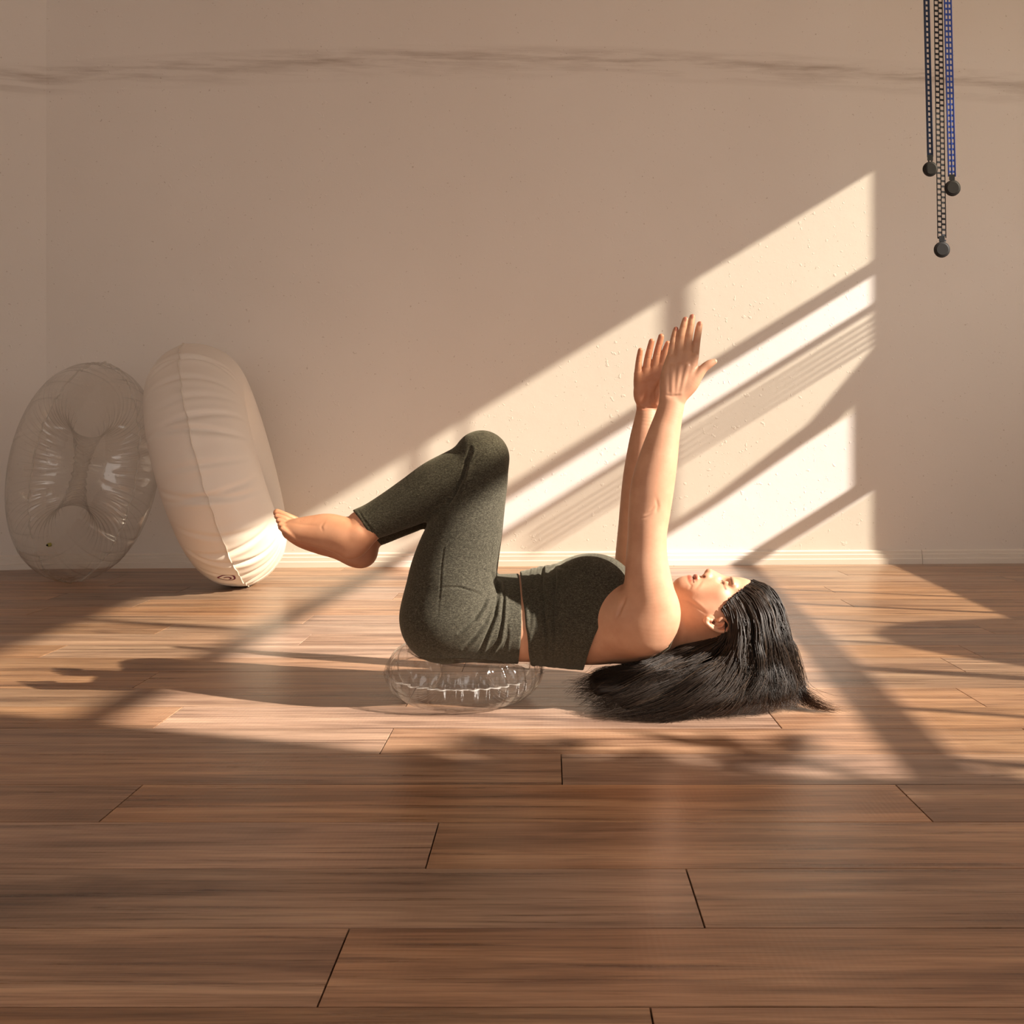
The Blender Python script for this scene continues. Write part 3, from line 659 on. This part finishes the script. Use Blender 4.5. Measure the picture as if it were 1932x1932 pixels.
# interpolate between guides
gi = np.minimum((u*(len(G)-1)).astype(int), len(G)-2); gf = (u*(len(G)-1)-gi)[:,None,None]
Cc = G[gi]*(1-gf)+G[gi+1]*gf
t = np.linspace(0, 1, NP)[None,:]*(clen[cid]*rng.uniform(.9, 1.0, NS))[:,None]
pts = catmull(Cc, t)
tt = t[...,None]
# deeper layers sit behind and lower
deep = (cdep[cid]*.085+rng.uniform(0, .006, NS))[:,None]
pts[...,1] += deep*np.sin(np.pi*np.clip(t*1.1+.03, 0, 1))*1.0
pts[...,2] -= deep*.18*np.sin(np.pi*t)
wav = coff[cid]
for k, (fr_, am) in enumerate(((1.3, .007), (2.7, .0035), (6.0, .0014))):
    ph = wav[:,k,:]*3
    pts += am*np.sin(2*np.pi*fr_*t[...,None]+ph[:,None,:])*np.clip(tt*2.2, 0, 1)*np.array([1, .5, .6])
curl = np.clip((u-.55)*4, 0, 1)[:,None,None]*np.clip((tt-.55)/.45, 0, 1)
pts += curl*.016*np.sin(2*np.pi*3.1*t[...,None]+wav[:,None,0,:]*3)*np.array([.5, .8, 1])
pts[:,:,:] += (rng.normal(0, .0014, (NS, 1, 3))*np.clip(1-tt*6, 0, 1))
spread = rng.normal(0, 1, (NS, 3)); pts += spread[:,None,:]*(.0012+.0085*tt**1.4)*np.array([1, .8, .55])
fly = rng.random(NS) < .05
pts += (rng.normal(0, .018, (NS, 1, 3))*tt**2)*fly[:,None,None]
pts[...,2] = np.maximum(pts[...,2], .0015+rng.uniform(0, .006, (NS, 1)))
rad = (.00075+.0003*rng.random(NS))[:,None]*np.clip(1.15-t/np.maximum(t[:,-1:],.01), .12, 1)
dr = np.gradient(pts, axis=1); dr /= np.linalg.norm(dr, axis=2)[...,None]+1e-9
a_ = np.cross(dr, np.array([.2, 1.0, .1])); a_ /= np.linalg.norm(a_, axis=2)[...,None]+1e-9; b_ = np.cross(dr, a_)
ring = [pts+(a_*math.cos(q)+b_*math.sin(q))*rad[...,None] for q in (0.5, 2.594, 4.689)]
Vh = np.stack(ring, 2).reshape(-1, 3)
ii = (np.arange(NS)[:,None]*NP+np.arange(NP-1)[None,:]).reshape(-1)*3
Qh = np.concatenate([np.stack([ii+k, ii+(k+1)%3, ii+3+(k+1)%3, ii+3+k], 1) for k in range(3)])
strand = mesh_obj('hair_strands', Vh, Qh, m_hair, hair, None, True); tag(strand, kind='stuff')
cb = np.array((.020,.013,.009))*(1+rng.uniform(-.4, .9, (NS, 1))*np.array([1, .85, .75])); cb[rng.random(NS) < .07] = (.075,.045,.026)
warm = np.clip((t-.72)/.28, 0, 1)[...,None]*(u < .42)[:,None,None]
Ch = cb[:,None,:]*(1-warm)+warm*np.array((.075,.034,.018)); Ch = np.repeat(Ch[:,:,None,:], 3, 2).reshape(-1, 3)
set_tint(strand, Ch)

# ------------------------------------------------------------------ inflatables
def clear_mat(name, tint, edge, wr, gloss=.5):
    m = bpy.data.materials.new(name); m.use_nodes = True; nt = m.node_tree; nt.nodes.clear()
    out = N(nt, 'ShaderNodeOutputMaterial'); tr = N(nt, 'ShaderNodeBsdfTransparent'); g = N(nt, 'ShaderNodeBsdfGlossy'); g.inputs['Roughness'].default_value = .07
    lw = N(nt, 'ShaderNodeLayerWeight'); lw.inputs['Blend'].default_value = .22
    geo = N(nt, 'ShaderNodeNewGeometry'); nn = noise(nt, geo.outputs['Position'], wr, 3, .5, .8)
    bp = N(nt, 'ShaderNodeBump'); bp.inputs['Strength'].default_value = .45; bp.inputs['Distance'].default_value = .006; nt.links.new(nn.outputs[0], bp.inputs['Height'])
    nt.links.new(bp.outputs[0], g.inputs['Normal'])
    lf_ = N(nt, 'ShaderNodeLayerWeight'); lf_.inputs['Blend'].default_value = .5; nt.links.new(bp.outputs[0], lf_.inputs['Normal'])
    refl = math_n(nt, 'ADD', math_n(nt, 'MULTIPLY', math_n(nt, 'POWER', lf_.outputs['Facing'], 4.0), .35), .035)
    c = mixc(nt, lw.outputs['Facing'], tint, edge); nt.links.new(c, tr.inputs[0])
    mx = N(nt, 'ShaderNodeMixShader'); nt.links.new(math_n(nt, 'MULTIPLY', refl, gloss, clamp=True), mx.inputs[0])
    nt.links.new(tr.outputs[0], mx.inputs[1]); nt.links.new(g.outputs[0], mx.inputs[2]); nt.links.new(mx.outputs[0], out.inputs[0])
    return m
m_clear = clear_mat('clear_vinyl', (.992,.988,.98), (.90,.88,.855), 11, 2.6)
m_clear2 = clear_mat('clear_vinyl_small', (.985,.98,.975), (.80,.77,.74), 30, 2.6)
m_seam, nt, bs = mat_new('clear_seam'); bs.inputs['Base Color'].default_value = (.8,.76,.7,1); bs.inputs['Roughness'].default_value = .12; bs.inputs['Alpha'].default_value = .22
m_white, nt, bs = mat_new('white_vinyl'); bs.inputs['Base Color'].default_value = (.83,.77,.71,1); bs.inputs['Roughness'].default_value = .42
geo = N(nt, 'ShaderNodeNewGeometry'); wn = noise(nt, geo.outputs['Position'], 7, 3); bump(nt, bs, wn.outputs[0], .15, .01)
m_wseam, nt, bs = mat_new('white_seam'); bs.inputs['Base Color'].default_value = (.76,.69,.62,1); bs.inputs['Roughness'].default_value = .5
m_logo, nt, bs = mat_new('maroon_print'); bs.inputs['Base Color'].default_value = (.16,.02,.05,1); bs.inputs['Roughness'].default_value = .5
m_valve, nt, bs = mat_new('valve_plastic'); bs.inputs['Base Color'].default_value = (.35,.33,.08,1); bs.inputs['Roughness'].default_value = .4
m_black, nt, bs = mat_new('black_plastic'); bs.inputs['Specular IOR Level'].default_value = .25; bs.inputs['Base Color'].default_value = (.008,.008,.009,1); bs.inputs['Roughness'].default_value = .45

class Ring:
    def __init__(s, C, A, R, r, folds, nfine, famp, face=0.0, seed=1, defo=None):
        s.A = Vector(A).normalized(); upv = Vector((0,0,1)); up = (upv-s.A*upv.dot(s.A))
        s.U = up.normalized() if up.length > .2 else Vector((1,0,0)); s.W = s.A.cross(s.U)
        s.C = Vector(C); s.R = R; s.r = r; s.folds = folds; s.nf = nfine; s.famp = famp; s.face = face; s.defo = defo
        q = np.random.default_rng(seed); s.ph = q.uniform(0, 6.28, 8); s.fr = q.integers(nfine*6//10, nfine*14//10+1, 3)
    def at(s, u, v, off=0.0):
        """u goes round the ring from its top, v round the tube from the outer seam"""
        u = np.asarray(u, float); v = np.asarray(v, float)
        vv = (v+np.pi) % (2*np.pi)-np.pi
        rr = s.r*(1+.035*(1-np.abs(np.sin(vv/1.0))**.6)*np.exp(-(vv/.5)**2))
        near = np.exp(-(vv/.42)**2)
        f = np.zeros_like(u+v)
        for k in range(3): f = f+np.abs(np.sin(s.fr[k]*u/2+s.ph[k]))**6
        rr = rr-s.famp*f*near
        for uk, am, wd, ext, sk in s.folds:
            du = (u-uk-sk*vv+np.pi) % (2*np.pi)-np.pi
            e = np.exp(-(vv/ext)**2); rr = rr-am*np.exp(-(du/wd)**2)*e+am*.45*(np.exp(-((du-2.2*wd)/(1.5*wd))**2)+np.exp(-((du+2.2*wd)/(1.5*wd))**2))*e
        if s.face:
            ring = np.exp(-((np.abs(vv)-2.15)/.55)**2)
            rr = rr+s.face*ring*(np.sin(47*u+2*np.sin(5*u))+.7*np.sin(83*u+3*np.sin(3*u+1)))*.5
        rr = rr+off
        cx = s.R+rr*np.cos(v)
        Pn = np.array(s.C)+cx[...,None]*(np.cos(u)[...,None]*np.array(s.U)+np.sin(u)[...,None]*np.array(s.W))+(rr*np.sin(v))[...,None]*np.array(s.A)
        return s.defo(Pn) if s.defo else Pn
    def grid(s, name, mat, parent, us, vs, off=0.0, wrap=(True, True), base=None):
        Ug, Vg = np.meshgrid(us, vs, indexing='ij'); Pn = s.at(Ug, Vg, off).reshape(-1, 3); n, m = len(us), len(vs)
        i, j = np.meshgrid(np.arange(n if wrap[0] else n-1), np.arange(m if wrap[1] else m-1), indexing='ij')
        i2, j2 = (i+1) % n, (j+1) % m
        Qr = np.stack([(i*m+j), (i2*m+j), (i2*m+j2), (i*m+j2)], -1).reshape(-1, 4)
        return mesh_obj(name, Pn, Qr, mat, parent, base, True)
    def seam(s, name, mat, parent, width, thick, wob):
        us = np.linspace(0, 2*np.pi, 360, endpoint=False); n = 360
        dv = wob*(np.sin(19*us+s.ph[3])+.6*np.sin(43*us+s.ph[4])+.4*np.sin(7*us))
        p0 = s.at(us, dv*.3, -.004); p1 = s.at(us, dv, width)
        a = np.array(s.A)[None,:]*thick
        Vv = np.concatenate([p0-a, p0+a, p1+a*.6, p1-a*.6]); Qs = []
        i = np.arange(n); i2 = (i+1) % n
        for k in range(4): Qs.append(np.stack([k*n+i, k*n+i2, ((k+1) % 4)*n+i2, ((k+1) % 4)*n+i], 1))
        return mesh_obj(name, Vv, np.concatenate(Qs), mat, parent, None, True)
def rest_z(A, R, r): A = np.array(A)/np.linalg.norm(A); return R*math.sqrt(1-A[2]**2)+r
Uf = np.linspace(0, 2*np.pi, 420, endpoint=False); Vf = np.linspace(-np.pi, np.pi, 96, endpoint=False)
# white ring
tau = math.radians(14.7); R, r = .308, .183
A = (math.cos(tau)*.983, .183, math.sin(tau)); zc_ = rest_z(A, R, r)+.001
XWR = (413-VX)/F_PX*3.93
fq = np.random.default_rng(5)
folds = [(u_, a_, .020, .75, sk) for u_, a_, sk in ((.25,.004,.0),(.55,.010,.10),(.82,.006,.06),(1.02,.0035,0),(1.28,.011,.10),(1.55,.005,.04),(1.80,.0105,.10),(2.12,.006,.1),(2.42,.012,.14),(2.62,.006,.1),(2.86,.011,.12),(3.04,.007,.1),(3.5,.01,0),(4,.01,0),(4.5,.01,0),(5.1,.01,0),(5.7,.01,0))]
rg = Ring((XWR, 3.93, zc_), A, R, r, [( (2*np.pi-f[0]), *f[1:]) for f in folds]+folds, 26, .0022, 0, 3)
wr = tag(empty('inflatable_ring', (XWR+math.sin(tau)*.0, 3.93, 0)), 'opaque white inflatable ring standing on edge beside the clear ring, leaning left', 'inflatable ring')
body = rg.grid('ring_tube', m_white, wr, Uf, Vf)
rg.seam('seam', m_wseam, wr, .0055, .0022, .010)
# maroon oval print near the floor: find the tube spot that falls on (428,1092)
def find_uv(ring, tx, ty):
    best = None
    for u_ in np.linspace(0, 2*np.pi, 400):
        vs = np.linspace(-2.6, 2.6, 200); p = ring.at(np.full(200, u_), vs); X_, Y_ = topx(p); d = np.hypot(X_-tx, Y_-ty)+p[:,1]*14
        k = int(d.argmin())
        if best is None or d[k] < best[0]: best = (d[k], u_, vs[k])
    return best[1], best[2]
uu, vv_ = find_uv(rg, 427, 1091)
def decal_ring(ring, name, mat, parent, u0, v0, au, av, wdt, a0=0, a1=2*math.pi, n=40, off=.0012):
    Vd = []; Qd = []
    for i in range(n+1):
        a = a0+(a1-a0)*i/n
        for q in (1-wdt, 1.0): Vd.append(ring.at(np.array(u0+au*q*math.cos(a)/(ring.R+ring.r)), np.array(v0+av*q*math.sin(a)/ring.r), off))
    for i in range(n): Qd.append([2*i, 2*i+1, 2*i+3, 2*i+2])
    return mesh_obj(name, np.array(Vd), Qd, mat, parent)
pr = decal_ring(rg, 'printed_emblem', m_logo, wr, uu, vv_, .020, .034, .2)
decal_ring(rg, 'printed_curl', m_logo, pr, uu, vv_+.01, .009, .018, .35, .4, 3.9)
# big clear ring
tau = math.radians(14); psi = math.radians(50); R, r = .300, .156
A = (-math.cos(tau)*math.cos(psi), -math.sin(psi), math.sin(tau)*math.cos(psi)); zc_ = rest_z(A, R, r)+.001
XCR = (152-VX)/F_PX*4.07
fl_ = [(float(u_), float(a_), .018, .8, .1) for u_, a_ in zip(np.linspace(0, 6.1, 17)+fq.normal(0, .06, 17), fq.uniform(.003, .009, 17))]
rc = Ring((XCR, 4.07, zc_), A, R, r, fl_, 40, .005, .006, 9)
cr = tag(empty('inflatable_ring', (XCR, 4.07, 0)), 'large transparent inflatable ring leaning on the wall at far left', 'inflatable ring')
rc.grid('ring_tube', m_clear, cr, Uf, Vf); rc.seam('seam', m_seam, cr, .006, .001, .012)
uu, vv_ = find_uv(rc, 96, 1028); vp = rc.at(np.array(uu), np.array(vv_)); vq = rc.at(np.array(uu), np.array(vv_), .012)
mb = MB(); mb.tube([vp, vq], [.008, .007], 12); va = mb.build('valve', m_valve, cr, None, True)
mb = MB(); mb.tube([vq, vq+(vq-vp)*.4], [.0035, .0035], 10); mb.build('valve_plug', m_black, va, None, True)
# small clear cushion under her hips, pressed down where she sits
bx, bz = [700,757,765,778,800,840,880,930,985,1000,1015], [900,1170,1200,1217,1233,1244,1249,1251,1253,1255,1100]
def press(Pn):
    x, y, z = Pn[...,0], Pn[...,1], Pn[...,2]
    q = VX+x*F_PX/DC; zb = H_CAM+(VY-np.interp(q, bx, bz))*DC/F_PX; zcn = .178
    e = np.sqrt(np.clip(1-((y-DC)/.170)**2, 0, 1)); lim = zcn-(zcn-zb)*e-.004
    inside = (np.abs(y-DC) < .168)
    z2 = np.where(inside & (z > lim), lim, z); Pn = Pn.copy(); Pn[...,2] = np.maximum(z2, .0008); return Pn
R, r = .1145, .0605
fs = [(float(u_), float(a_), .045, .8, 0.0) for u_, a_ in zip(np.linspace(0, 6.0, 22)+fq.normal(0, .05, 22), fq.uniform(.002, .005, 22))]
A = (.035, -.02, 1.0)
sc_ = Ring(((877-VX)/F_PX*DC, DC-.005, .0612), A, R, r, fs, 34, .0034, .0010, 11, press)
cu_ = tag(empty('inflatable_cushion', ((877-VX)/F_PX*DC, DC, 0)), 'small transparent inflatable ring cushion under the woman\'s hips on the floor', 'cushion')
sc_.grid('cushion_tube', m_clear2, cu_, Uf, Vf); sc_.seam('seam', m_seam, cu_, .004, .0007, .012)

# ------------------------------------------------------------------ hanging cords
def cord_mat(name, col):
    m, nt, bs = mat_new(name); geo = N(nt, 'ShaderNodeNewGeometry'); n_ = noise(nt, geo.outputs['Position'], 300, 2)
    c = mixc(nt, n_.outputs[0], tuple(x*.6 for x in col), tuple(min(x*1.3, 1) for x in col)); nt.links.new(c, bs.inputs['Base Color']); bs.inputs['Roughness'].default_value = .6; return m
m_navy = cord_mat('navy_cord', (.02,.045,.11)); m_ink = cord_mat('black_cord', (.014,.018,.028)); m_blue = cord_mat('blue_cord', (.035,.10,.50))
m_pale = cord_mat('pale_weave', (.50,.50,.46))
m_disc, nt, bs = mat_new('disc_rubber'); bs.inputs['Base Color'].default_value = (.012,.010,.009,1); bs.inputs['Roughness'].default_value = .6; bs.inputs['Specular IOR Level'].default_value = .25
KD = 3.9; MP = KD/F_PX
def cord(x0, x1, yend, rails, rw, pitch, stag, mat, dx, dy, dr, label, KD):
    MP = KD/F_PX
    b = P(dx, dy, KD); e = tag(empty('hanging_cord', tuple(b)), label, 'cord', 'weighted net cords hanging from the ceiling')
    ytop = VY-(ZC-H_CAM)/MP
    fx = lambda y: x1+(x0-x1)*(yend-y)/(yend-0.0)
    for q in rails:
        mb = MB(); mb.tube([P(fx(y)+q, y, KD) for y in (ytop, 0, yend)], rw*MP/2, 6, True, .7); mb.build('strand', mat, e, None, True)
    mb = MB(); y = ytop+3; k = 0
    while y < yend:
        for i in range(len(rails)-1):
            yy = y+(stag if i % 2 else 0)
            mb.bar(P(fx(yy)+rails[i], yy, KD), P(fx(yy)+rails[i+1], yy+.6, KD), .003, 3.6*MP)
        y += pitch; k += 1
    tag(mb.build('rungs', mat, e), kind='stuff')
    mb = MB(); mb.quadbox([P(fx(yend)-5.5, yend+7, KD-.006), P(fx(yend)+5.5, yend+7, KD-.006), P(fx(yend)+5.5, yend+7, KD+.006), P(fx(yend)-5.5, yend+7, KD+.006),
                           P(fx(yend)-5.5, yend-4, KD-.006), P(fx(yend)+5.5, yend-4, KD-.006), P(fx(yend)+5.5, yend-4, KD+.006), P(fx(yend)-5.5, yend-4, KD+.006)])
    mb.build('clip', m_black, e)
    mb = MB()
    for s_ in (-3, 3): mb.bar(P(dx+s_, yend+5, KD), P(dx+s_, dy-dr+3, KD), .004, .004)
    mb.build('link', m_black, e)
    c = P(dx, dy, KD); R_ = dr*MP; prof = [(0,-.008),(.72,-.008),(.8,-.0068),(.93,-.006),(1,-.003),(1,.003),(.93,.006),(.8,.0068),(.72,.008),(0,.008)]
    Vd = []; Fd_ = []; n = 40; m = len(prof)
    for i in range(n):
        a = 2*math.pi*i/n
        for f_, o in prof: Vd.append((c[0]+R_*f_*math.cos(a), c[1]+o, c[2]+R_*f_*math.sin(a)))
    for i in range(n):
        for j in range(m-1): Fd_.append([i*m+j, i*m+j+1, ((i+1) % n)*m+j+1, ((i+1) % n)*m+j])
    mesh_obj('weight_disc', Vd, Fd_, m_disc, e)
cord(1748, 1755, 296, (-3.9, 3.9), 5.4, 10.0, 0, m_navy, 1755, 319, 14, 'navy cord with small square holes, leftmost of the three, round black weight', 3.90)
cord(1770, 1777, 449, (-7.6, 0, 7.6), 2.4, 10.2, 5.1, m_ink, 1777, 471, 15, 'longest black and white net cord, in the middle, lowest round weight', 3.95)
cord(1788, 1796, 333, (-6.2, 0, 6.2), 3.6, 10.6, 0, m_blue, 1797, 355, 15, 'bright blue net cord, rightmost of the three, round dark weight', 3.86)

# ------------------------------------------------------------------ terrace outside the window
w = MB(); w.box(3.05, 9, -4, 8, -.25, -.06); m_pave, nt, bs = mat_new('terrace'); bs.inputs['Base Color'].default_value = (.35,.27,.2,1); bs.inputs['Roughness'].default_value = .9
tag(w.build('ground_terrace', m_pave), kind='structure')
m_clay, nt, bs = mat_new('clay'); bs.inputs['Base Color'].default_value = (.35,.16,.09,1); bs.inputs['Roughness'].default_value = .8
def lathe(mb, cx, cy, prof, n=36):
    b = len(mb.v); m = len(prof)
    for i in range(n):
        a = 2*math.pi*i/n
        for r_, z in prof: mb.v.append((cx+r_*math.cos(a), cy+r_*math.sin(a), z))
    for i in range(n):
        for j in range(m-1): mb.f.append([b+i*m+j, b+((i+1) % n)*m+j, b+((i+1) % n)*m+j+1, b+i*m+j+1])
O_ = .62
shadow_dome = MB(); cy = 2.42-B_SUN*O_; top = 1.07+C_SUN*O_  # unseen round body, added for the domed shadow on the floor
lathe(shadow_dome, xw(2.3)+O_, cy, [(0, -.06), (.22, -.06), (.30, .1), (.42, .5), (.47, .8), (.46, 1.0), (.40, 1.17), (.30, 1.30), (.18, 1.385), (.0, top)])
tag(shadow_dome.build('shadow_caster', m_clay, None, (xw(2.3)+O_, cy, -.06), True), 'unseen urn standing on the terrace outside the window', 'shadow_dome')
m_leaf, nt, bs = mat_new('leaf'); bs.inputs['Base Color'].default_value = (.05,.10,.03,1); bs.inputs['Roughness'].default_value = .5
O_ = .60; base = (xw(1)+O_, .80, -.06)
sh = tag(empty('garden_shrub', base), 'leafy green shrub growing on the terrace outside the window', 'shrub')
lf = MB(); stems = MB(); lr = random.Random(4)
for k in range(22):
    if k < 10: hh_ = lr.uniform(1.34, 1.70); s_ = lr.gauss(1.05, .055)
    else: hh_ = lr.uniform(.79, 1.29); s_ = lr.gauss(.97, .07)
    tip = Vector((base[0]+lr.gauss(0, .12), s_-B_SUN*O_, hh_+C_SUN*O_)); rt = Vector((base[0]+lr.uniform(-.1,.1), .55+lr.uniform(-.08,.08), -.06))
    mid = (tip+rt)/2+Vector((0, -.08, .1)); stems.tube([rt, mid, tip], [.006,.004,.0015], 5)
    for q in range(13):
        f_ = lr.uniform(.82, 1.03); c = (rt.lerp(mid, f_*2) if f_ < .5 else mid.lerp(tip, f_*2-1))
        d_ = Vector((lr.gauss(0,.5), lr.gauss(.25,.9), lr.gauss(.3,.5))).normalized(); Ln = lr.uniform(.10, .20); sd = d_.cross(Vector((lr.gauss(0,1), lr.gauss(0,.4), lr.gauss(0,1)))).normalized()*Ln*.2
        n_ = len(lf.v); lf.v += [tuple(c), tuple(c+d_*Ln*.4+sd), tuple(c+d_*Ln), tuple(c+d_*Ln*.4-sd)]; lf.f.append([n_, n_+1, n_+2, n_+3])
tag(lf.build('foliage', m_leaf, sh), kind='stuff'); stems.build('stem', m_leaf, sh)
for o in list(bpy.data.objects):
    if '_base' in o: del o['_base']
